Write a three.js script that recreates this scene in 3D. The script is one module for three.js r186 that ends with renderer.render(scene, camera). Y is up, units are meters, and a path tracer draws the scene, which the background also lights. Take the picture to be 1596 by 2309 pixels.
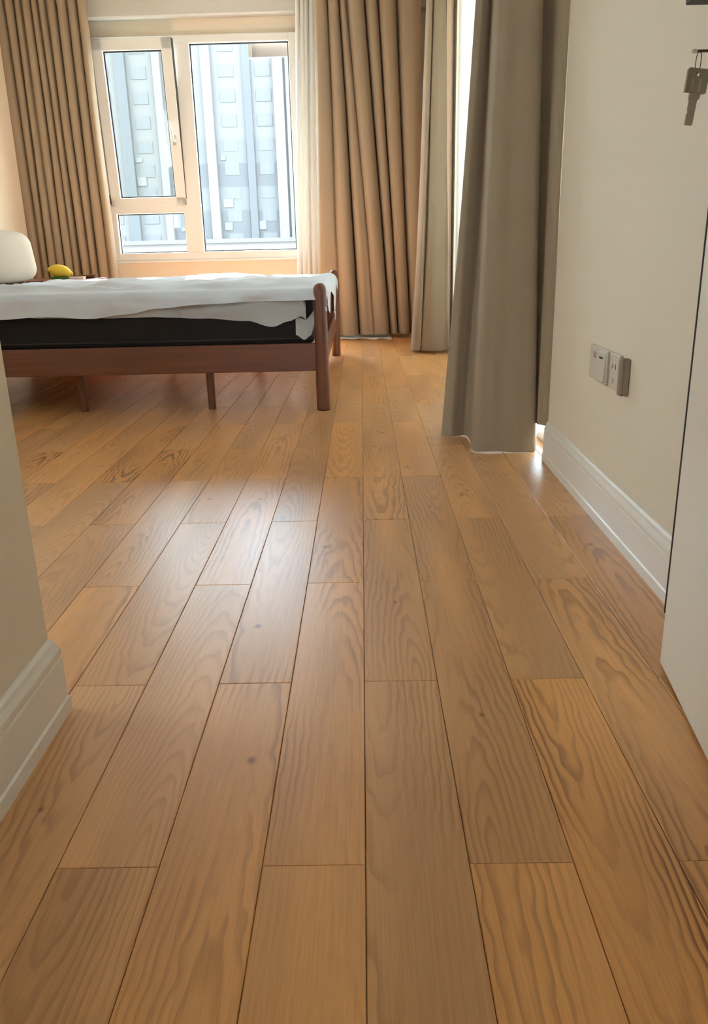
import * as THREE from 'three';
import { mergeGeometries } from 'three/addons/utils/BufferGeometryUtils.js';
import { RoundedBoxGeometry } from 'three/addons/geometries/RoundedBoxGeometry.js';

// ------------------------------------------------------------------ camera, sky, sun, exposure
const renderer = new THREE.WebGLRenderer({ antialias: true });
renderer.toneMapping = THREE.LinearToneMapping;
renderer.toneMappingExposure = 1.48;
renderer.shadowMap.enabled = true;
const scene = new THREE.Scene();
const camera = new THREE.PerspectiveCamera(65.4, 1596 / 2309, 0.05, 400);
camera.position.set(0, 0.7056, 0);
camera.rotation.set(-0.320, 0.0163, -0.0243, 'YXZ');
scene.background = new THREE.Color().setRGB(8.7, 11.5, 13.7);     // bright overcast summer sky
const sun = new THREE.DirectionalLight(new THREE.Color().setRGB(1, 0.97, 0.92), 42);
sun.position.set(0.33, 4.8, -13.1);                              // slants in through the bedroom window
sun.target.position.set(1.05, 0, -7.1);
sun.castShadow = true; sun.shadow.mapSize.set(2048, 2048); sun.shadow.radius = 2;
Object.assign(sun.shadow.camera, { left: -9, right: 9, top: 9, bottom: -9, near: 0.1, far: 40 });
scene.add(sun, sun.target);

// ------------------------------------------------------------------ helpers
// plan coordinates: X to the right, Y up, D = depth into the room (world z = -D)
let seed = 7;
const rnd = () => { seed = (seed * 1664525 + 1013904223) >>> 0; return seed / 4294967296; };
const rr = (a, b) => a + (b - a) * rnd();
const hash = (i, j, k) => { let h = (i * 374761393 + j * 668265263 + k * 2147483647) | 0; h = Math.imul(h ^ (h >>> 13), 1274126177); return ((h ^ (h >>> 16)) >>> 0) / 4294967296; };
const sm = (t) => t * t * (3 - 2 * t);
function noise(x, y, k = 0) {
  const i = Math.floor(x), j = Math.floor(y), u = sm(x - i), v = sm(y - j);
  const a = hash(i, j, k), b = hash(i + 1, j, k), c = hash(i, j + 1, k), d = hash(i + 1, j + 1, k);
  return (a + (b - a) * u + (c - a) * v + (a - b - c + d) * u * v) * 2 - 1;
}
const clamp = (x, a = 0, b = 1) => Math.min(b, Math.max(a, x));
const step = (a, b, x) => sm(clamp((x - a) / (b - a)));
const used = {};
const numbered = (n) => { const c = used[n] = (used[n] ?? -1) + 1; return c ? n + '_' + String(c).padStart(3, '0') : n; };
const shade = (o) => { o.castShadow = true; o.receiveShadow = true; return o; };
function part(name, geo, mat, parent) { const m = shade(new THREE.Mesh(Array.isArray(geo) ? mergeGeometries(geo.map(plain)) : geo, mat)); m.name = name; parent.add(m); return m; }
function plain(g) { const h = g.index ? g.toNonIndexed() : g; for (const k of Object.keys(h.attributes)) if (!['position', 'normal', 'uv'].includes(k)) h.deleteAttribute(k); return h; }
function thing(name, label, category, pos = [0, 0, 0], group) {
  const o = new THREE.Group(); o.name = numbered(name); o.position.set(...pos); scene.add(o);
  o.userData = { label, category }; if (group) o.userData.group = group; return o;
}
function structure(name, label, category, geo, mat) {
  const o = geo ? part(name, geo, mat, scene) : new THREE.Group(); o.name = name; if (!geo) scene.add(o);
  o.userData = { kind: 'structure', label, category }; return o;
}
// box given by ranges in X, Y and depth D
function bx(x0, x1, y0, y1, d0, d1) {
  const g = new THREE.BoxGeometry(x1 - x0, y1 - y0, d1 - d0); g.translate((x0 + x1) / 2, (y0 + y1) / 2, -(d0 + d1) / 2); return g;
}
function rbx(x0, x1, y0, y1, d0, d1, r = 0.004, s = 2) {
  const g = new RoundedBoxGeometry(x1 - x0, y1 - y0, d1 - d0, s, Math.min(r, (x1 - x0) / 2.01, (y1 - y0) / 2.01, (d1 - d0) / 2.01));
  g.translate((x0 + x1) / 2, (y0 + y1) / 2, -(d0 + d1) / 2); return g;
}
const place = (g, x, y, z, rx = 0, ry = 0, rz = 0) => g.applyMatrix4(new THREE.Matrix4().compose(new THREE.Vector3(x, y, z), new THREE.Quaternion().setFromEuler(new THREE.Euler(rx, ry, rz)), new THREE.Vector3(1, 1, 1)));
function texture(w, h, fn, srgb = false, repeat) {
  const a = new Uint8Array(w * h * 4);
  for (let j = 0; j < h; j++) for (let i = 0; i < w; i++) { const c = fn(i / w, j / h, i, j), o = (j * w + i) * 4; a[o] = clamp(c[0]) * 255; a[o + 1] = clamp(c[1]) * 255; a[o + 2] = clamp(c[2]) * 255; a[o + 3] = 255; }
  const t = new THREE.DataTexture(a, w, h); t.magFilter = THREE.LinearFilter; t.minFilter = THREE.LinearMipmapLinearFilter; t.generateMipmaps = true;
  t.wrapS = t.wrapT = THREE.RepeatWrapping; if (srgb) t.colorSpace = THREE.SRGBColorSpace; if (repeat) t.repeat.set(...repeat); t.needsUpdate = true; return t;
}
const rgb = (r, g, b) => new THREE.Color().setRGB(r, g, b);
const std = (c, roughness = 0.8, o = {}) => new THREE.MeshPhysicalMaterial({ color: rgb(...c), roughness, ...o });

// ------------------------------------------------------------------ materials
const grit = texture(256, 256, (u, v, i, j) => { const n = 0.5 + 0.25 * noise(i / 3, j / 3, 1) + 0.2 * noise(i / 11, j / 11, 2); return [n, n, n]; });
const M = {
  wall: std([0.865, 0.745, 0.57], 0.72, { bumpMap: grit, bumpScale: 0.0004 }),
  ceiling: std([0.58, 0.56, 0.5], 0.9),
  trim: std([0.9, 0.83, 0.72], 0.35),
  doorWhite: std([0.89, 0.81, 0.67], 0.38),
  frame: std([0.80, 0.79, 0.73], 0.4),
  gasket: std([0.03, 0.03, 0.03], 0.7),
  glass: new THREE.MeshPhysicalMaterial({ color: 0xffffff, transmission: 1, thickness: 0, roughness: 0, ior: 1.5 }),
  metal: std([0.55, 0.54, 0.52], 0.3, { metalness: 1 }),
  darkMetal: std([0.09, 0.06, 0.045], 0.4, { metalness: 0.6 }),
  plastic: std([0.66, 0.58, 0.46], 0.45),
  black: std([0.012, 0.013, 0.016], 0.5),
  slot: std([0.03, 0.022, 0.016], 0.7),
  subfloor: std([0.1, 0.06, 0.03], 0.9),
};
const weave = texture(256, 256, (u, v, i, j) => { const n = 0.5 + 0.22 * Math.sin(i * Math.PI / 2) * Math.sin(j * Math.PI / 2) + 0.2 * noise(i / 2, j / 9, 5) + 0.15 * noise(i / 20, j / 40, 6); return [n, n, n]; });
const curtainMat = std([0.36, 0.268, 0.172], 0.85, { bumpMap: weave, bumpScale: 0.0005, sheen: 0.35, sheenRoughness: 0.6, sheenColor: rgb(0.6, 0.48, 0.34), side: THREE.DoubleSide });
const sheerMat = std([0.86, 0.84, 0.76], 0.95, { transmission: 0.17, thickness: 0, side: THREE.DoubleSide });
const linen = std([0.73, 0.74, 0.77], 0.9, { bumpMap: weave, bumpScale: 0.0004, side: THREE.DoubleSide });
const linenGrey = std([0.5, 0.48, 0.46], 0.9, { bumpMap: weave, bumpScale: 0.0004, side: THREE.DoubleSide });
const bedWoodTex = texture(512, 128, (u, v, i, j) => { const n = noise(i / 90, j / 5, 11) * 0.5 + noise(i / 30, j / 1.6, 12) * 0.3; const k = 0.85 + 0.16 * n; return [0.50 * k, 0.255 * k, 0.125 * k]; }, true);
const bedWood = std([1, 1, 1], 0.42, { map: bedWoodTex, clearcoat: 0.3, clearcoatRoughness: 0.3 });

// ------------------------------------------------------------------ oak floor of separate planks
const PW = 0.125, PL = 0.853, X0 = -0.0089, J0 = 0.779, J1 = 1.2055;
function oak(k, strength, freq, hue) {
  const xc = rr(-0.035, 0.035), d0 = rr(0.004, 0.03), slope = rr(0.03, 0.085) * (rnd() < 0.5 ? -1 : 1), z0 = slope < 0 ? PL : 0;
  const knots = []; for (let q = 0; q < 2; q++) if (rnd() < 0.35) knots.push([rr(-0.045, 0.045), rr(0.1, 0.75), rr(0.004, 0.008)]);
  return texture(256, 1024, (u, v) => {
    const x = (u - 0.5) * PW, z = v * PL;
    let wx = x + 0.005 * noise(x * 12, z * 3, k) + 0.0011 * noise(x * 50, z * 14, k + 1), dz = 0;
    for (const [kx, kz, kr] of knots) { const q = Math.hypot((x - kx), (z - kz) * 0.28); wx += 0.9 * kr * Math.exp(-q * q / (5 * kr * kr)) * Math.sign(x - kx + 1e-6); }
    const D = d0 + Math.abs(slope) * Math.abs(z - z0) + 0.012 * noise(3.1, z * 2.6, k + 2) + 0.0025 * noise(x * 26, z * 6, k + 3);
    const r = Math.hypot(wx - xc, D);
    const ph = r * freq + 0.25 * noise(x * 90, z * 26, k + 4), f = ph - Math.floor(ph);
    const ring = step(0.35, 0.85, f) * (1 - step(0.86, 1.0, f));
    const mask = 0.12 + 0.88 * step(-0.35, 0.6, noise(x * 16, z * 3.2, k + 5) + 0.1);
    const fibre = noise(x * 1500, z * 26, k + 6) * 0.5 + noise(x * 620, z * 9, k + 7) * 0.5;
    const broad = noise(x * 20, z * 2.5, k + 8);
    let s = 1 - strength * ring * mask * 0.34 + 0.045 * fibre + 0.05 * broad - 0.05 * Math.max(0, noise(x * 900, z * 55, k + 9) - 0.5);
    for (const [kx, kz, kr] of knots) { const q = Math.hypot(x - kx, (z - kz) * 0.7) / kr; s *= 1 - 0.35 * Math.exp(-q * q * 1.4); }
    const warm = 0.03 * broad + hue;
    return [0.9 * s * (1 + warm * 0.3), 0.655 * Math.pow(s, 1.2), 0.405 * Math.pow(s, 1.5) * (1 - warm)];
  }, true);
}
const plankLooks = [];
for (let k = 0; k < 14; k++) {
  const map = oak(k * 20 + 40, k === 3 ? 1.2 : rr(0.2, 0.6), rr(80, 150), rr(-0.06, 0.1));
  for (const t of [1, 0.9]) plankLooks.push(new THREE.MeshPhysicalMaterial({ map, color: rgb(t, t * (t < 1 ? 0.985 : 1), t * (t < 1 ? 0.95 : 1)), roughness: 0.36, bumpMap: map, bumpScale: 0.00006, clearcoat: 0.36, clearcoatRoughness: 0.29 }));
}
// a board with chamfered upper edges; top at y = 0
function board(w, l, flip, u0 = 0, u1 = 1, v0 = 0, v1 = 1) {
  const g = 0.0004, b = 0.0011, h = 0.0012, t = 0.012, P = [], U = [], I = [];
  const ring = (in_, y) => [[in_, in_], [w - in_, in_], [w - in_, l - in_], [in_, l - in_]].map(([x, z]) => [x, y, -z]);
  const uvOf = (p) => { let u = u0 + (u1 - u0) * p[0] / w, v = v0 + (v1 - v0) * -p[2] / l; if (flip & 1) u = 1 - u; if (flip & 2) v = 1 - v; return [u, v]; };
  const quad = (a, b2, c, d) => { const n = P.length / 3; for (const p of [a, b2, c, d]) { P.push(...p); U.push(...uvOf(p)); } I.push(n, n + 1, n + 2, n, n + 2, n + 3); };
  const A = ring(g, -t), B = ring(g, -h), C = ring(g + b, 0);
  quad(C[0], C[1], C[2], C[3]);
  for (let i = 0; i < 4; i++) { const j = (i + 1) % 4; quad(B[i], B[j], C[j], C[i]); quad(A[i], A[j], B[j], B[i]); }
  const geo = new THREE.BufferGeometry(); geo.setAttribute('position', new THREE.Float32BufferAttribute(P, 3)); geo.setAttribute('uv', new THREE.Float32BufferAttribute(U, 2)); geo.setIndex(I);
  const o = geo.toNonIndexed(); o.computeVertexNormals(); return o;
}
const floor = structure('floor', 'honey oak plank floor with staggered joints and satin lacquer', 'floor');
{
  const full = [0, 1, 2, 3].map((f) => board(PW, PL, f));
  const XL = -2.7, XR = 0.62, ZB = -0.1, ZF = 7.1;
  for (let k = -22; k <= 5; k++) {
    const first = Math.abs(k) % 2 ? J0 : J1;
    for (let q = -2; q < 9; q++) {
      const z0 = Math.max(ZB, first + q * PL), z1 = Math.min(ZF, first + (q + 1) * PL), x0 = Math.max(XL, X0 + k * PW), x1 = Math.min(k === 5 ? XR + 0.14 : XR + 0.14, X0 + (k + 1) * PW);
      if (z1 - z0 < 0.02 || x1 - x0 < 0.01) continue;
      if (x1 < -0.52 && z1 < 1.14) continue;
      const isFull = x1 - x0 > PW - 1e-6 && z1 - z0 > PL - 1e-6, fl = Math.floor(rnd() * 4);
      let look = plankLooks[Math.floor(rnd() * plankLooks.length)];
      if (k === 2 && q === -1) look = plankLooks[6];
      const m = part('plank', isFull ? full[fl] : board(x1 - x0, z1 - z0, fl, (x0 - X0 - k * PW) / PW, (x1 - X0 - k * PW) / PW, (z0 - first - q * PL) / PL, (z1 - first - q * PL) / PL), look, floor);
      m.position.set(x0, 0, -z0);
    }
  }
  part('subfloor', [bx(-2.9, 0.9, -0.15, -0.0125, -3.2, 7.3)], M.subfloor, floor);
  part('hall_floor', [bx(-0.5, 0.62, -0.0125, 0, -3, -0.1)], plankLooks[0], floor);
}

// ------------------------------------------------------------------ walls, ceiling
const CH = 2.62;
structure('ceiling', 'plain off-white ceiling above the window', 'ceiling', [bx(-2.9, 0.95, CH, CH + 0.15, -3.2, 7.35)], M.ceiling);
structure('wall_left', 'cream wall beside the head of the bed', 'wall', [bx(-2.9, -2.7, -0.0125, CH, 1.0, 1.22), bx(-2.9, -2.7, -0.0125, CH, 1.98, 7.3), bx(-2.9, -2.7, -0.0125, 1.0, 1.22, 1.98), bx(-2.9, -2.7, 1.85, CH, 1.22, 1.98)], M.wall);
structure('wall_entry', 'cream wall end beside the entrance, at the left edge', 'wall', [bx(-0.65, -0.503, -0.0125, CH, -3, 1.12), bx(-2.7, -0.65, -0.0125, CH, 0.97, 1.12)], M.wall);
// window wall with its opening
const WX0 = -2.1, WX1 = -0.462, WY0 = 0.648, WY1 = 2.305, WD = 7.1;
structure('wall_far', 'cream wall around the window', 'wall', [bx(-2.7, WX0, -0.0125, CH, WD, WD + 0.2), bx(WX1, 0.9, -0.0125, CH, WD, WD + 0.2), bx(WX0, WX1, -0.0125, WY0, WD, WD + 0.2), bx(WX0, WX1, WY1, CH, WD, WD + 0.2)], M.wall);
structure('wall_right', 'cream wall carrying the socket panel, right of the floor', 'wall', [bx(0.62, 0.77, -0.0125, CH, -3, 2.66), bx(0.62, 0.77, -0.0125, CH, 5.65, 7.1), bx(0.62, 0.77, 2.3, CH, 2.66, 5.65)], M.wall);
structure('wall_back', 'cream wall behind the entrance with an added opening for fill light', 'wall', [bx(-0.65, 0.77, 2.0, CH, -3.15, -3), bx(-0.65, 0.77, -0.0125, 0.9, -3.15, -3), bx(-0.65, -0.3, 0.9, 2.0, -3.15, -3), bx(0.4, 0.77, 0.9, 2.0, -3.15, -3)], M.wall);  // unseen opening, added to let fill daylight reach the foreground

structure('trim_1', 'lowered beam running above the window', 'beam', [rbx(-2.7, 0.62, 2.428, CH, 6.97, 7.1, 0.004)], M.ceiling);
// skirting boards: profile (out from wall, height)
const prof = [[0, 0], [0.0155, 0], [0.0155, 0.024], [0.0125, 0.027], [0.0125, 0.094], [0.0105, 0.099], [0.0125, 0.104], [0.0125, 0.112], [0.0075, 0.121], [0.006, 0.128], [0.0025, 0.133], [0, 0.134]];
function skirt(len) { const s = new THREE.Shape(prof.map(([a, b]) => new THREE.Vector2(a, b))); return new THREE.ExtrudeGeometry(s, { depth: len, bevelEnabled: false }); }
{
  // along the right wall: profile pointing to -X
  const g = skirt(2.66 + 3); g.applyMatrix4(new THREE.Matrix4().makeBasis(new THREE.Vector3(-1, 0, 0), new THREE.Vector3(0, 1, 0), new THREE.Vector3(0, 0, -1))); g.translate(0.62, 0, 3);
  const b = structure('baseboard_right', 'white moulded baseboard along the right wall', 'baseboard');
  part('moulding', g, M.trim, b);
  // along the entry wall, mitred round its end
  const b2 = structure('baseboard_left', 'white moulded baseboard wrapping the near wall end', 'baseboard');
  const P = [], I = [];
  const rows = [[-0.503, -3, 1, 0], [-0.503, 1.12, 1, 1], [-2.7, 1.12, 0, 1]];
  rows.forEach(([x, d, ox, od]) => prof.forEach(([a, h]) => P.push(x + a * ox, h, -(d + a * od))));
  const n = prof.length;
  for (let r = 0; r < 2; r++) for (let i = 0; i < n - 1; i++) { const a = r * n + i, c = a + n; I.push(a, c, a + 1, a + 1, c, c + 1); }
  const g2 = new THREE.BufferGeometry(); g2.setAttribute('position', new THREE.Float32BufferAttribute(P, 3)); g2.setIndex(I);
  const g3 = g2.toNonIndexed(); g3.computeVertexNormals(); part('moulding', g3, M.trim, b2);
}

// ------------------------------------------------------------------ bedroom window
{
  const w = structure('window_1', 'cream framed window with a tilted sash, a fixed light and a small lower light', 'window');
  const fd0 = 7.065, fd1 = 7.15;
  const bar = (n, x0, x1, y0, y1, d0 = fd0, d1 = fd1) => part(n, rbx(x0, x1, y0, y1, d0, d1, 0.006), M.frame, w);
  bar('frame_top', WX0, WX1, 2.255, WY1 + 0.008); bar('frame_bottom', WX0, WX1, WY0 - 0.008, 0.702);
  bar('frame_side', WX0 - 0.008, -2.03, WY0 - 0.008, WY1 + 0.008, fd0 - 0.001); bar('frame_side', -0.542, WX1 + 0.008, WY0 - 0.008, WY1 + 0.008, fd0 - 0.001);
  bar('mullion', -1.468, -1.322, 0.7, 2.258); bar('transom', -2.035, -1.465, 1.013, 1.075);
  // gasket rims and panes
  const rim = (x0, x1, y0, y1, d, t, parent = w) => part('gasket', [bx(x0, x1, y0, y0 + t, d, d + 0.012), bx(x0, x1, y1 - t, y1, d, d + 0.012), bx(x0, x0 + t, y0, y1, d, d + 0.012), bx(x1 - t, x1, y0, y1, d, d + 0.012)], M.gasket, parent);
  rim(-1.322, -0.542, 0.702, 2.255, 7.098, 0.009); part('pane', bx(-1.32, -0.544, 0.704, 2.253, 7.108, 7.1085), M.glass, w);
  rim(-2.03, -1.468, 0.702, 1.013, 7.098, 0.008); part('pane', bx(-2.028, -1.47, 0.704, 1.011, 7.108, 7.1085), M.glass, w);
  // tilted sash, hinged along its lower edge
  const sash = new THREE.Group(); sash.name = 'sash'; w.add(sash); sash.position.set(0, 1.072, -7.07); sash.rotation.x = 0.075;
  const H = 1.212, x0 = -2.062, x1 = -1.438, fw = 0.083;
  const sb = (n, a, b, c, d) => part(n, rbx(a, b, c, d, -0.012, 0.055, 0.006), M.frame, sash);
  sb('sash_rail', x0, x1, 0, 0.066); sb('sash_rail', x0, x1, H - 0.083, H); sb('sash_stile', x0, x0 + fw, 0, H); sb('sash_stile', x1 - fw, x1, 0, H);
  rim(x0 + fw, x1 - fw, 0.066, H - 0.083, 0.016, 0.01, sash);
  part('sash_pane', bx(x0 + fw, x1 - fw, 0.066, H - 0.083, 0.026, 0.0265), new THREE.MeshPhysicalMaterial({ color: rgb(0.92, 0.92, 0.9), transmission: 1, thickness: 0, roughness: 0.02, ior: 1.5 }), sash);
  part('window_handle', [place(new THREE.CapsuleGeometry(0.0105, 0.13, 4, 10), x1 - 0.056, 0.555, 0.055, 0.05, 0, 0.12), place(new THREE.CylinderGeometry(0.014, 0.014, 0.05, 14), x1 - 0.047, 0.488, 0.035, Math.PI / 2)], M.frame, sash);
  part('handle_rosette', [rbx(x1 - 0.062, x1 - 0.032, 0.45, 0.525, -0.022, -0.01, 0.006)], M.metal, sash);
  part('edge_shade_strip', bx(x1 - 0.001, x1 + 0.003, 0.05, H - 0.004, -0.008, 0.055), M.gasket, sash);  // dark strip that paints the shaded gap beside the tilted sash
  part('hinge', [place(new THREE.CylinderGeometry(0.009, 0.009, 0.07, 10), x0 - 0.006, 0.055, 0.016)], M.darkMetal, sash);
  part('sill', rbx(WX0 - 0.02, WX1 + 0.02, 0.622, 0.642, 7.05, 7.13, 0.004), M.frame, w);
}
{
  const w = structure('window_2', 'small cream framed window added out of view in the left wall for fill light', 'window');  // unseen window, added to brighten the right wall
  part('frame', [rbx(-2.82, -2.75, 1.0, 1.85, 1.22, 1.27, 0.004), rbx(-2.82, -2.75, 1.0, 1.85, 1.93, 1.98, 0.004), rbx(-2.82, -2.75, 1.0, 1.05, 1.27, 1.93, 0.004), rbx(-2.82, -2.75, 1.8, 1.85, 1.27, 1.93, 0.004)], M.frame, w);
  part('pane', bx(-2.786, -2.7855, 1.05, 1.8, 1.27, 1.93), M.glass, w);
}
// balcony door behind the parted curtains on the right
{
  const d = structure('door_2', 'white framed glazed balcony door between the right-hand curtains', 'door');
  const a = 0.66, b = 0.73;
  part('frame_head', rbx(a, b, 2.24, 2.3, 2.66, 5.65, 0.005), M.trim, d); part('threshold', rbx(a, b, 0, 0.05, 2.66, 5.65, 0.005), M.trim, d);
  for (const z of [2.66, 3.65, 4.63, 5.58]) part('post', rbx(a, b, 0.05, 2.24, z, z + 0.07, 0.005), M.trim, d);
  for (const z of [2.73, 3.715, 4.7]) part('pane', bx(0.695, 0.6955, 0.05, 2.24, z, z + 0.9), M.glass, d);
}
{
  const b = structure('balcony', 'concrete balcony slab and parapet added out of view to dim the balcony door', 'balcony');  // unseen slab, parapet and soffit, added to cut daylight through the door
  const c = std([0.5, 0.48, 0.45], 0.9);
  part('slab', bx(0.77, 2.3, -0.25, -0.05, 2.2, 6.3), c, b); part('parapet', bx(2.2, 2.3, -0.05, 1.05, 2.2, 6.3), c, b); part('soffit', bx(0.95, 2.3, 2.62, 2.8, 2.2, 6.3), c, b);
  for (const z of [2.2, 6.2]) part('parapet', bx(0.77, 2.2, -0.05, 1.05, z, z + 0.1), c, b);
}
// white door leaf standing open, near right
{
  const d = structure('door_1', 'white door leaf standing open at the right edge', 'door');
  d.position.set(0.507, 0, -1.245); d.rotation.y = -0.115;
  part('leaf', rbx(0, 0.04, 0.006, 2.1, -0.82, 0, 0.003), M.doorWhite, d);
  part('edge_shade_strip', bx(-0.0012, 0.006, 0.1, 2.1, 0, 0.003), std([0.08, 0.06, 0.045], 0.7), d);  // dark strip standing in for the shade line at the leaf edge
  for (const y of [0.25, 1.05, 1.85]) part('hinge', place(new THREE.CylinderGeometry(0.007, 0.007, 0.1, 12), 0.048, y, -0.006), M.metal, d);
  part('door_handle', [place(new THREE.CylinderGeometry(0.009, 0.009, 0.05, 12), -0.025, 1.0, 0.75, 0, 0, Math.PI / 2), place(new THREE.CapsuleGeometry(0.009, 0.1, 4, 10), -0.05, 1.0, 0.7, Math.PI / 2)], M.metal, d);
}

// ------------------------------------------------------------------ curtains
// cross-sections as lists of [X, D]; the cloth runs from the lower list to the upper one
function smoothPath(pts, n) { const c = new THREE.CatmullRomCurve3(pts.map(([x, d]) => new THREE.Vector3(x, 0, -d)), false, 'centripetal'); return c.getPoints(n); }
function cloth(bottom, top, y0, y1, n, rows = 26, wob = 0.006, k = 0, ease = (t) => t) {
  const B = smoothPath(bottom, n), T = smoothPath(top, n), P = [], U = [], I = []; let len = 0;
  for (let r = 0; r <= rows; r++) {
    const t = r / rows, e = ease(t), y = y0 + (y1 - y0) * t; len = 0;
    for (let i = 0; i <= n; i++) {
      const x = B[i].x + (T[i].x - B[i].x) * e, z = B[i].z + (T[i].z - B[i].z) * e;
      const w1 = wob * noise(i / n * 14, t * 3, k) * (1 - 0.5 * t), w2 = wob * noise(i / n * 14 + 50, t * 3, k + 1) * (1 - 0.5 * t);
      if (i) len += B[i].distanceTo(B[i - 1]);
      P.push(x + w1, y + (r === 0 ? 0.002 * noise(i / n * 9, 1, k + 2) : 0), z + w2); U.push(len * 8, y * 8);
    }
  }
  for (let r = 0; r < rows; r++) for (let i = 0; i < n; i++) { const a = r * (n + 1) + i, b = a + n + 1; I.push(a, a + 1, b, b, a + 1, b + 1); }
  const g = new THREE.BufferGeometry(); g.setAttribute('position', new THREE.Float32BufferAttribute(P, 3)); g.setAttribute('uv', new THREE.Float32BufferAttribute(U, 2)); g.setIndex(I); g.computeVertexNormals(); return g;
}
// pleats: valleys and the depth of every fold between them
function pleats(valleys, depths, d, back = [0.012]) {
  const out = [];
  for (let i = 0; i < valleys.length - 1; i++) {
    const a = valleys[i], b = valleys[i + 1], w = b - a, h = depths[i % depths.length];
    const v0 = back[i % back.length], v1 = back[(i + 1) % back.length], q0 = v0 < 0 ? -v0 / h * 1.3 : 0.3, q1 = v1 < 0 ? -v1 / h * 1.3 : 0.4;
    out.push([a, d + v0], [a + w * 0.07, d - h * q0], [a + w * 0.22, d - h * 0.86], [a + w * 0.42, d - h], [a + w * 0.7, d - h * 0.9], [a + w * 0.91, d - h * q1]);
  }
  out.push([valleys[valleys.length - 1], d]); return out;
}
function curtain(name, label, bottom, top, y0, y1, n, mat, o = {}) {
  const t = thing(name, label, 'curtain');
  const ease = o.ease ?? ((q) => q);
  part('curtain_cloth', cloth(bottom, top, y0, y1, n, 28, o.wob ?? 0.006, o.k ?? 0, ease), mat, t);
  const tp = top.map(([x, d]) => [x, d - 0.002]);
  part('heading_tape', cloth(tp, tp, y1 - 0.07, y1, n, 1, 0, 0), mat, t);
  return t;
}
const TOP = 2.59;
{
  const vb = [-2.721, -2.629, -2.567, -2.508, -2.428, -2.369, -2.303, -2.230, -2.164, -2.076, -2.003], vt = [-2.733, -2.633, -2.567, -2.507, -2.440, -2.380, -2.327, -2.247, -2.167, -2.094, -2.031];
  curtain('long_curtain', 'taupe curtain hanging left of the window behind the bed', pleats(vb, [0.05, 0.035, 0.06, 0.045, 0.055, 0.05, 0.07, 0.05, 0.07, 0.07], 6.86, [0.01, -0.01, 0.02, -0.025, 0.02, -0.03, 0.03, -0.02, 0.045, -0.04]), pleats(vt, [0.05, 0.06, 0.045, 0.06, 0.04, 0.06, 0.05, 0.065, 0.05, 0.06], 6.86, [0.02, 0.0, 0.03, -0.01, 0.02, 0.02, -0.01, 0.03, 0.0, 0.02]), 0.02, TOP, 210, curtainMat, { k: 3, wob: 0.008 });
}
{
  const vb = [-0.373, -0.179, -0.021, 0.101, 0.226, 0.284, 0.384, 0.474], vt = [-0.305, -0.213, -0.133, -0.088, 0.049, 0.147, 0.284, 0.466];
  curtain('long_curtain', 'wide taupe curtain hanging right of the window beyond the bed post', pleats(vb, [0.07, 0.085, 0.075, 0.09, 0.05, 0.07, 0.05], 6.67, [0.03, -0.045, 0.1, -0.05, 0.1, 0.08, 0.03]), pleats(vt, [0.05, 0.06, 0.045, 0.07, 0.05, 0.075, 0.06], 6.67, [0.03, 0.02, 0.06, 0.0, 0.05, 0.04, 0.03]), 0.032, TOP, 200, curtainMat, { k: 13, wob: 0.009 });
}
{
  const bot = [[0.45, 5.95], [0.36, 5.78], [0.335, 5.68], [0.362, 5.6], [0.392, 5.59], [0.402, 5.625], [0.412, 5.585], [0.46, 5.56], [0.53, 5.565], [0.585, 5.6], [0.6, 5.68], [0.58, 5.85]];
  const top = [[0.50, 5.95], [0.475, 5.8], [0.45, 5.72], [0.462, 5.66], [0.475, 5.65], [0.485, 5.68], [0.495, 5.65], [0.505, 5.64], [0.525, 5.645], [0.545, 5.67], [0.55, 5.76], [0.57, 5.85]];
  curtain('long_curtain', 'taupe curtain gathered at the far side of the balcony door', bot, top, 0.02, TOP, 120, curtainMat, { k: 23, wob: 0.008, ease: (t) => Math.pow(t, 0.8) });
  const b2 = []; for (let i = 0; i <= 44; i++) b2.push([0.637 + (i % 2 ? 0.011 : -0.011) * (0.6 + rnd() * 0.6), 5.6 - i * 0.0618]);
  curtain('sheer_curtain', 'white sheer curtain drawn across the balcony door', b2, b2.map(([x, d]) => [x + 0.005, d]), 0.02, TOP, 240, sheerMat, { k: 31, wob: 0.004 });
}
{
  const bot = [[0.37, 3.2], [0.335, 3.13], [0.305, 3.06], [0.33, 3.03], [0.366, 3.035], [0.392, 3.05], [0.392, 2.94], [0.39, 2.83], [0.4, 2.785], [0.435, 2.775], [0.49, 2.768], [0.55, 2.765], [0.597, 2.775], [0.61, 2.82], [0.595, 2.87]];
  const top = [[0.52, 3.2], [0.495, 3.13], [0.47, 3.05], [0.478, 3.03], [0.486, 3.03], [0.492, 3.05], [0.478, 2.94], [0.466, 2.83], [0.468, 2.79], [0.48, 2.782], [0.495, 2.778], [0.51, 2.778], [0.525, 2.785], [0.535, 2.82], [0.53, 2.87]];
  const near = curtain('long_curtain', 'taupe curtain hanging nearest, in shade beside the socket wall', bot, top, 0.003, TOP, 130, curtainMat, { k: 41, wob: 0.006 });
  const b2 = [[0.555, 2.9], [0.575, 2.86], [0.598, 2.835], [0.61, 2.79], [0.606, 2.765], [0.618, 2.745], [0.637, 2.735], [0.647, 2.75], [0.64, 2.8]];
  part('side_fold', cloth(b2, b2.map(([x, d], i) => [x - 0.004 - (i < 3 ? 0.03 : 0), d]), 0.1, TOP, 60, 28, 0.004, 51), curtainMat, near);
}
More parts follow.
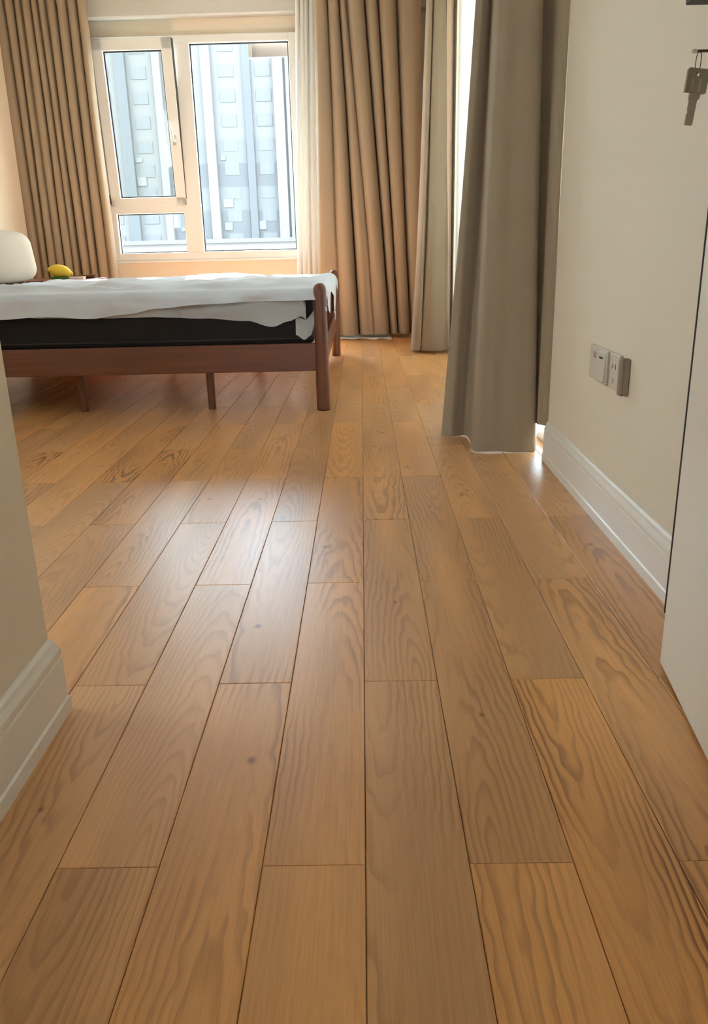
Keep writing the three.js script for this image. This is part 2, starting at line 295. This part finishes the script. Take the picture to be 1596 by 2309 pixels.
{
  const vb = [-0.553, -0.509, -0.465, -0.425, -0.377, -0.333, -0.257, -0.184, -0.092, -0.012, 0.083, 0.164, 0.222], vt = [-0.458, -0.424, -0.391, -0.358, -0.318, -0.271, -0.195, -0.129, -0.046, 0.028, 0.114, 0.187, 0.240];
  const sheer = curtain('sheer_curtain', 'white sheer curtain hanging along the right jamb of the window', pleats(vb, [0.03, 0.02], 6.9), pleats(vt, [0.03, 0.02], 6.9), 0.012, TOP, 150, sheerMat, { k: 61, wob: 0.003 });
  const g = new THREE.PlaneGeometry(0.44, 0.4, 60, 24); g.rotateX(-Math.PI / 2); g.translate(0.01, 0, -6.7); const a = g.attributes.position;   // the overlong hem lies on the floor and peeps out
  for (let i = 0; i < a.count; i++) { const x = a.getX(i), q = (a.getZ(i) + 6.9) / 0.4; a.setXYZ(i, x, 0.005 + 0.011 * Math.abs(noise(x * 24, q * 4, 71)) * (1 - 0.6 * q), -6.9 + q * (0.38 + 0.07 * noise(x * 13, 3, 72))); }
  g.computeVertexNormals(); part('pooled_hem', g, sheerMat, sheer);
}
const track = (label, geo) => { const t = part(numbered('curtain_track'), geo, M.trim, scene); t.userData = { label, category: 'curtain rail' }; };
track('white ceiling track above the window curtains', [rbx(-2.68, 0.6, TOP, CH, 6.6, 6.7, 0.003), rbx(-2.68, 0.6, TOP, CH, 6.8, 6.96, 0.003)]);
track('white ceiling track above the balcony door curtains', [rbx(0.42, 0.615, TOP, CH, 2.68, 5.95, 0.003)]);

// ------------------------------------------------------------------ bed
const BN = 3.64, BF = 5.58, BX = -0.187, BH = -2.3;      // near rail, far rail, foot, head
{
  const b = thing('bed_frame', 'reddish wooden bed frame with round-topped corner posts', 'bed', [0, 0, 0]);
  const post = (x, d, h) => part('post', place(new THREE.LatheGeometry([[0, 0], [0.029, 0], [0.031, 0.006], [0.0305, 0.3], [0.0285, h - 0.09], [0.0283, h - 0.075], [0.0277, h - 0.073], [0.0285, h - 0.07], [0.029, h - 0.035], [0.0265, h - 0.017], [0.019, h - 0.005], [0.009, h - 0.0007], [0, h]].map(([a, c]) => new THREE.Vector2(a, c)), 24), x, 0, -d), bedWood, b);
  post(BX, BN, 0.562); post(BX, BF, 0.568); post(BH, BN, 0.8); post(BH, BF, 0.8);
  part('side_rail', rbx(BH, BX, 0.18, 0.303, BN - 0.012, BN + 0.013, 0.004), bedWood, b); part('side_rail', rbx(BH, BX, 0.18, 0.303, BF - 0.013, BF + 0.012, 0.004), bedWood, b);
  part('foot_rail', rbx(BX - 0.012, BX + 0.012, 0.18, 0.303, BN, BF, 0.004), bedWood, b);
  part('headboard_rail', rbx(BH - 0.012, BH + 0.012, 0.70, 0.77, BN, BF, 0.01), bedWood, b); part('headboard_rail', rbx(BH - 0.012, BH + 0.012, 0.3, 0.4, BN, BF, 0.006), bedWood, b);
  for (let i = 0; i < 9; i++) { const z = BN + 0.2 + i * 0.195; part('headboard_spindle', place(new THREE.CylinderGeometry(0.01, 0.01, 0.32, 10), BH, 0.55, -z), bedWood, b); }
  for (let i = 0; i < 14; i++) { const x = BX - 0.1 - i * 0.148; part('slat', bx(x - 0.045, x + 0.045, 0.272, 0.29, BN + 0.013, BF - 0.013), bedWood, b); }
  const beam = part('centre_beam', rbx(BH + 0.02, BX - 0.02, 0.225, 0.272, 4.58, 4.64, 0.004), bedWood, b);
  for (const x of [-0.715, -1.318]) { part('leg', place(new THREE.CylinderGeometry(0.021, 0.017, 0.272, 14), x, 0.136, -3.715), bedWood, b); part('leg', place(new THREE.CylinderGeometry(0.021, 0.017, 0.272, 14), x, 0.136, -5.5), bedWood, b); }
}
{
  const m = thing('mattress', 'black sided mattress lying on the wooden bed frame', 'mattress');
  part('mattress_body', rbx(BH + 0.03, BX - 0.035, 0.29, 0.515, BN + 0.02, BF - 0.02, 0.035, 4), std([0.012, 0.008, 0.007], 0.9), m);
  part('piping', rbx(BH + 0.028, BX - 0.033, 0.318, 0.326, BN + 0.018, BF - 0.018, 0.004, 2), std([0.03, 0.02, 0.018], 0.8), m);
}
// bed linen: a draped sheet; hem height near side is a function of X
function drape(x0, x1, d0, d1, yTop, hem, footHem, off, k, nx = 150, nd = 60, crease = 0.008) {
  const P = [], U = [], I = []; const rows = 20, cols = nx;
  // cross-section parameter t: 0..1 near drop, 1..2 top, and the far drop after 2
  const lines = rows * 2 + nd;
  for (let i = 0; i <= cols; i++) {
    const x = x0 + (x1 - x0) * i / cols, hN = hem(x), foot = 1;
    for (let j = 0; j <= lines; j++) {
      let y, d, n1;
      if (j <= rows) { const t = j / rows; y = hN + (yTop - hN) * t; d = d0 - off; const r = 0.035; if (yTop - y < r) { const q = 1 - (yTop - y) / r; d = d0 - off + r * (1 - Math.sqrt(Math.max(0, 1 - q * q))); } d -= (1 - t) * 0.012 * (0.5 + noise(x * 7, t * 1.3, k)) + (1 - t) * 0.01 * noise(x * 16, t, k + 1); d += 0.014 * noise(x * 3, y * 9 + x * 4, k + 9) * (1 - t * 0.6) + 0.006 * noise(x * 8 + y * 14, y * 22 - x * 5, k + 12); }
      else if (j <= rows + nd) { const t = (j - rows) / nd; d = d0 - off + 0.035 + (d1 - d0 + 2 * off - 0.07) * t; y = yTop + 0.0; const fold = noise(x * 2.4 + d * 1.5, d * 3.4, k + 3); y += crease * (fold + 0.6 * Math.abs(noise(x * 5 + d * 4, d * 6 - x, k + 4)) + 0.5 * noise(x * 9, d * 14, k + 5)) * step(0, 0.08, t) * step(0, 0.1, 1 - t); if (crease > 0.02) for (const [dr, sl, am, kk] of [[3.80, 0.03, 0.020, 31], [4.02, -0.10, 0.017, 33], [4.5, 0.16, 0.008, 35], [5.1, -0.08, 0.005, 37]]) { const e = d - dr - sl * (x + 1) - 0.06 * noise(x * 2.3, 1, k + kk); y += am * (0.35 + 0.65 * Math.max(0, noise(x * 3.1, 2, k + kk) + 0.25)) * Math.exp(-(e > 0 ? e * e / 0.0006 : e * e / 0.004)); } }
      else { const t = (j - rows - nd) / rows; y = yTop - (yTop - 0.42) * t; d = d1 + off; const r = 0.035; if (yTop - y < r) { const q = 1 - (yTop - y) / r; d = d1 + off - r * (1 - Math.sqrt(Math.max(0, 1 - q * q))); } d += t * 0.012 * (0.5 + noise(x * 7, t, k + 6)); }
      // foot end: bend the cloth down over the edge
      let X = x; const over = x - footHem.x;
      if (over > 0) { const a = Math.min(over / footHem.r, Math.PI / 2), ext = Math.max(0, over - footHem.r * Math.PI / 2); X = footHem.x + footHem.r * Math.sin(a) + 0.012 * ext * noise(d * 6, 1, k + 7) * 4; y = y - footHem.r * (1 - Math.cos(a)) - ext * footHem.len(d); if (j < rows || j > rows + nd) y = Math.max(y, 0.305); }
      P.push(X, y, -d); U.push(x * 8, (d + y) * 8);
    }
  }
  const L = lines + 1;
  for (let i = 0; i < cols; i++) for (let j = 0; j < lines; j++) { const a = i * L + j, b = a + L; I.push(a, b, a + 1, a + 1, b, b + 1); }
  const g = new THREE.BufferGeometry(); g.setAttribute('position', new THREE.Float32BufferAttribute(P, 3)); g.setAttribute('uv', new THREE.Float32BufferAttribute(U, 2)); g.setIndex(I); g.computeVertexNormals(); return g;
}
const lerpTab = (tab) => (x) => { if (x <= tab[0][0]) return tab[0][1]; for (let i = 1; i < tab.length; i++) if (x <= tab[i][0]) { const t = sm((x - tab[i - 1][0]) / (tab[i][0] - tab[i - 1][0])); return tab[i - 1][1] + (tab[i][1] - tab[i - 1][1]) * t; } return tab[tab.length - 1][1]; };
{
  const s = thing('fitted_sheet', 'grey bed sheet hanging below the white quilt at the near side', 'sheet');
  part('sheet_cloth', drape(-2.26, -0.235, BN + 0.012, BF - 0.012, 0.522, lerpTab([[-2.2, 0.44], [-1.6, 0.445], [-1.2, 0.43], [-0.95, 0.432], [-0.7, 0.42], [-0.52, 0.405], [-0.4, 0.378], [-0.33, 0.40], [-0.26, 0.43], [-0.23, 0.44]]), { x: -0.30, r: 0.05, len: () => 0 }, 0.004, 70), linenGrey, s);
  const c = part('hanging_corner', drape(-0.30, -0.215, BN + 0.025, BN + 0.2, 0.44, lerpTab([[-0.3, 0.34], [-0.262, 0.318], [-0.235, 0.335], [-0.21, 0.4]]), { x: 9, r: 0.02, len: () => 0 }, 0.004, 90, 24, 8, 0.004), linenGrey, s);
}
{
  const q = thing('quilt', 'rumpled white quilt spread over the bed', 'quilt');
  const t = lerpTab([[-2.2, 0.436], [-1.61, 0.437], [-1.42, 0.445], [-1.2, 0.432], [-1.05, 0.447], [-0.9, 0.47], [-0.72, 0.483], [-0.5, 0.489], [-0.3, 0.49], [-0.2, 0.492]]);
  part('quilt_cloth', drape(-1.98, 0.03, BN - 0.004, BF + 0.01, 0.542, t, { x: -0.212, r: 0.05, len: (d) => step(3.72, 4.1, d) * (0.55 + 0.5 * noise(d * 5, 2, 5)) }, 0.006, 110, 190, 110, 0.022), linen, q);
}
{
  const p = thing('pillow', 'cream pillow standing upright at the head of the bed', 'pillow', [-2.02, 0.556, -4.66]);
  const g = new THREE.SphereGeometry(1, 48, 32), a = g.attributes.position;
  for (let i = 0; i < a.count; i++) { const f = (v, e) => Math.sign(v) * Math.pow(Math.abs(v), e); const x = a.getX(i), y = a.getY(i), z = a.getZ(i); const r = Math.max(Math.abs(y), Math.abs(z)); a.setXYZ(i, f(x, 0.9) * 0.09, 0.145 + f(y, 0.45) * 0.145 * (1 + 0.05 * z * z), f(z, 0.45) * 0.43 + 0.006 * noise(y * 4, z * 6, 7)); }
  g.computeVertexNormals(); part('pillow_case', g, std([0.62, 0.51, 0.37], 0.9), p); p.rotation.z = 0.12;
}
// ------------------------------------------------------------------ nightstand and what stands on it
{
  const n = thing('nightstand', 'small wooden nightstand between bed and window curtain', 'nightstand');
  part('table_top', rbx(-2.5, -1.94, 0.515, 0.537, 5.78, 6.3, 0.005), bedWood, n); part('body', rbx(-2.47, -1.97, 0.18, 0.515, 5.81, 6.28, 0.004), bedWood, n);
  const dr = part('drawer', rbx(-2.45, -1.99, 0.3, 0.49, 5.795, 5.812, 0.003), bedWood, n); part('knob', place(new THREE.SphereGeometry(0.014, 14, 10), -2.22, 0.4, -5.785), M.metal, dr);
  for (const x of [-2.44, -2.0]) for (const z of [5.84, 6.25]) part('leg', place(new THREE.CylinderGeometry(0.018, 0.014, 0.18, 12), x, 0.09, -z), bedWood, n);
}
{
  const l = thing('lemon_toy', 'yellow lemon shaped toy with green leaf on the nightstand', 'toy', [-2.16, 0.537, -5.95]);
  const prof2 = [[0, -0.088], [0.012, -0.084], [0.018, -0.074], [0.03, -0.062], [0.044, -0.035], [0.048, 0], [0.044, 0.032], [0.033, 0.055], [0.02, 0.07], [0.012, 0.082], [0, 0.087]].map(([a, b]) => new THREE.Vector2(a, b));
  const c = new THREE.SplineCurve(prof2).getPoints(30); part('lemon_body', place(new THREE.LatheGeometry(c, 28), 0, 0.054, 0, 0, 0.2, Math.PI / 2 - 0.22), std([0.72, 0.48, 0.03], 0.7), l);
  const sh = new THREE.Shape(); sh.moveTo(-0.05, 0); sh.quadraticCurveTo(0, 0.045, 0.06, 0); sh.quadraticCurveTo(0, -0.045, -0.05, 0);
  const leaf = () => new THREE.ExtrudeGeometry(sh, { depth: 0.004, bevelEnabled: true, bevelSize: 0.002, bevelThickness: 0.002, bevelSegments: 1, curveSegments: 10 });
  part('leaf', place(leaf(), 0.015, 0.01, 0.045, -1.1, 0, 0.1), std([0.03, 0.12, 0.02], 0.7), l); part('leaf', place(leaf(), -0.02, 0.008, 0.05, -1.25, 0, -0.3), std([0.03, 0.12, 0.02], 0.7), l);
  const t = thing('wooden_tray', 'flat brown wooden dish beside the yellow toy', 'tray', [-2.04, 0.537, -6.12]);
  part('dish', place(new THREE.LatheGeometry([[0, 0.004], [0.05, 0.004], [0.085, 0.022], [0.09, 0.02], [0.055, 0], [0, 0]].map(([a, b]) => new THREE.Vector2(a, b)), 30), 0, 0, 0), bedWood, t);
  const p = thing('small_box', 'small pale pink box at the front of the nightstand', 'box', [-2.0, 0.537, -5.83]);
  part('box_body', new RoundedBoxGeometry(0.1, 0.014, 0.05, 2, 0.004).translate(0, 0.007, 0), std([0.62, 0.45, 0.33], 0.6), p); part('lid', new RoundedBoxGeometry(0.104, 0.006, 0.054, 2, 0.002).translate(0, 0.0165, 0), std([0.66, 0.5, 0.38], 0.6), p);
}

// ------------------------------------------------------------------ things on the right wall
{
  const s = thing('socket_panel', 'cream switch and socket panel low on the right wall', 'socket');
  const Y = 0.4035, h = 0.043;
  const mod = (d0, d1, t) => part('wall_plate', rbx(0.62 - t, 0.62, Y - h, Y + h, d0, d1, 0.003), M.plastic, s);
  const a = mod(2.095, 2.178, 0.010), b = mod(2.008, 2.090, 0.014), c = mod(1.925, 2.005, 0.009);
  part('indicator', bx(0.6092, 0.6104, Y + 0.012, Y + 0.028, 2.122, 2.142), std([0.4, 0.32, 0.24], 0.6), a);
  part('rocker', place(rbx(-0.004, 0.004, -0.037, 0.037, -0.034, 0.034, 0.002), 0.606, Y, -2.049, 0, 0, -0.06), M.plastic, b); part('rocker_mark', bx(0.6005, 0.6025, Y + 0.021, Y + 0.024, 2.034, 2.06), M.slot, b);
  for (const [dy, dz] of [[-0.022, 0.0], [0.012, -0.012], [0.012, 0.012]]) part('slot', place(bx(-0.0006, 0.0006, -0.006, 0.006, -0.0014, 0.0014), 0.611, Y + dy, -(1.965 + dz), dz * 30, 0, 0), M.slot, c);
}
{
  const s = thing('plug_adapter', 'thicker unit at the near end of the socket panel, shade put into its brown', 'adapter');
  part('casing', rbx(0.597, 0.62, 0.4035 - 0.044, 0.4035 + 0.043, 1.868, 1.89, 0.005, 3), std([0.3, 0.22, 0.155], 0.5), s);  // shade of the near face is put into this dark casing colour
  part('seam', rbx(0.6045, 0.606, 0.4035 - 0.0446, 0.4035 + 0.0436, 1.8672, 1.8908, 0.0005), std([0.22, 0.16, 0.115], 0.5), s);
}
{
  const r = thing('key_rack', 'black wall rack with a projecting peg above the hanging key', 'key rack');
  part('shelf', rbx(0.564, 0.62, 1.087, 1.12, 1.5, 1.58, 0.003), M.black, r);
  part('back_plate', rbx(0.61, 0.62, 0.99, 1.1, 1.5, 1.56, 0.002), M.black, r);
  part('peg', place(new THREE.CylinderGeometry(0.0024, 0.0024, 0.045, 12), 0.5975, 1.0085, -1.535, 0, 0, Math.PI / 2), M.darkMetal, r);
  part('peg_tip', place(new THREE.CapsuleGeometry(0.0032, 0.005, 6, 12), 0.5715, 1.0085, -1.535, 0, 0, Math.PI / 2), std([0.85, 0.78, 0.66], 0.4), r);
}
{
  const k = thing('hanging_key', 'grey-brown plastic headed key hanging from the wall peg', 'key', [0.5775, 1.0, -1.535]);
  const headMat = std([0.26, 0.21, 0.135], 0.5), bladeMat = std([0.34, 0.25, 0.19], 0.45, { metalness: 0.3 });
  const ring = new THREE.TorusGeometry(0.0135, 0.0013, 8, 30); ring.scale(0.36, 1.3, 1); part('key_ring', place(ring, 0.002, -0.0085, 0, 0, 0.2, -0.05), M.darkMetal, k);
  const g = new THREE.Group(); g.name = 'key_body'; g.position.set(0.004, -0.022, 0); g.rotation.z = -0.1; g.rotation.y = 0.1; k.add(g);
  const sh = new THREE.Shape(); const w = 0.0185, t = 0.004, b = -0.0335; sh.moveTo(-w + 0.004, t); sh.lineTo(w, t); sh.lineTo(w, b + 0.003); sh.quadraticCurveTo(w, b, w - 0.003, b); sh.lineTo(-w, b); sh.lineTo(-w, t - 0.005); sh.quadraticCurveTo(-w, t, -w + 0.005, t);
  const hole = new THREE.Path(); hole.absellipse(0, -0.0045, 0.0042, 0.0042, 0, Math.PI * 2); sh.holes.push(hole);
  const ex = (s, d) => new THREE.ExtrudeGeometry(s, { depth: d, bevelEnabled: true, bevelSize: 0.0005, bevelThickness: 0.0005, bevelSegments: 2, curveSegments: 16 }).translate(0, 0, -d / 2);
  part('key_head', ex(sh, 0.005), headMat, g);
  part('head_ridge', [rbx(-0.0095, -0.0065, -0.032, -0.012, -0.0036, 0.0036, 0.001), rbx(0.003, 0.0075, -0.032, -0.012, -0.0036, 0.0036, 0.001)], std([0.36, 0.31, 0.22], 0.4), g);
  const nk = new THREE.Shape([[-0.009, b], [0.0105, b], [0.0095, b - 0.008], [0.006, b - 0.012], [0.0055, b - 0.049], [0.004, b - 0.0505], [-0.0075, b - 0.0505], [-0.0075, b - 0.034], [-0.006, b - 0.031], [-0.0075, b - 0.027], [-0.0075, b - 0.014], [-0.009, b - 0.009]].map(([x, y]) => new THREE.Vector2(x, y)));
  part('blade', ex(nk, 0.0022), bladeMat, g);
}

// ------------------------------------------------------------------ outside: ground, far apartment block, low roof
{
  const gr = part('ground', bx(-160, 160, -6.4, -6, -60, 200), std([0.25, 0.26, 0.26], 0.95), scene); gr.userData = { kind: 'structure', label: 'grey ground far below the window', category: 'ground' };
  const b = thing('apartment_block', 'tall pale apartment block across the street, seen through the window', 'building', [0, -6, -118]);
  const facade = std([0.098, 0.088, 0.079], 0.9), grey = std([0.064, 0.061, 0.059], 0.9), pale = std([0.11, 0.1, 0.089], 0.9), win = std([0.084, 0.079, 0.074], 0.9), unit = std([0.098, 0.088, 0.079], 0.9);  // atmospheric haze is put into these colours, windows close to the wall tone
  const HT = 34;
  part('wall', bx(-46, 12, 0, HT, 0, 12), facade, b);
  const pil = [[-11.2, -9.9, 0.8], [-9.6, -8.6, 0.4], [-15.2, -14.2, 0.5], [-20.6, -19.4, 0.7], [-27, -26, 0.6], [-32, -30.6, 0.7], [-36.5, -35.6, 0.5]];
  for (const [x0, x1, t] of pil) part('pilaster', bx(x0, x1, 0, HT, -t, 0), rnd() < 0.4 ? grey : pale, b);
  for (let f = 0; f < 11; f++) {
    const y = 0.6 + f * 3;
    for (const [x0, x1] of [[-24.5, -22], [-18.4, -16.4], [-13.6, -11.6], [-8, -5.8], [-30, -28], [-35, -33]]) {
      const m = part('window', bx(x0, x1, y + 0.9, y + 2.4, -0.08, 0.02), win, b); part('frame_bar', bx((x0 + x1) / 2 - 0.05, (x0 + x1) / 2 + 0.05, y + 0.9, y + 2.4, -0.1, 0), pale, m);
      const ac = rnd(), aw = rr(0.7, 1.5), ah = rr(0.5, 1.3); if (f < 7 && ac < 0.75) part('air_conditioner', bx(x0 - 0.5, x0 - 0.5 + aw, y - 0.2, y - 0.2 + ah, -0.16, 0), rnd() < 0.5 ? unit : pale, b);
    }
    if (f < 7) for (const [x0, x1] of [[-19.3, -15.3], [-14.1, -11.3], [-8.5, -4.5], [-25.8, -20.7]]) part('spandrel', bx(x0, x1, y - 0.6, y + 2.4, -0.04, 0.01), f % 3 === 1 || f > 5 ? win : grey, b);
  }
  const low = thing('low_building', 'low pale building with a flat roof in front of the tall block', 'building', [0, -6, -78]);
  part('wall', bx(-40, 8, 0, 7.4, 0, 14), std([0.12, 0.1, 0.086], 0.9), low); part('roof_edge', bx(-40.3, 8.3, 7.4, 7.75, -0.3, 14), std([0.084, 0.075, 0.071], 0.9), low);
  for (let i = 0; i < 14; i++) { const m = part('window', bx(-38 + i * 3, -36.2 + i * 3, 4.2, 6, -0.05, 0.02), win, low); }
  const aw = thing('awning_box', 'white bracket and pale awning strip outside the top of the window', 'awning');
  part('awning_panel', bx(-0.86, -0.5, 2.2, 2.3, 7.34, 7.38), std([0.11, 0.10, 0.1], 0.8), aw); part('bracket', bx(-0.885, -0.86, 2.19, 2.33, 7.3, 7.38), std([0.17, 0.16, 0.15], 0.6), aw);
}
renderer.render(scene, camera);
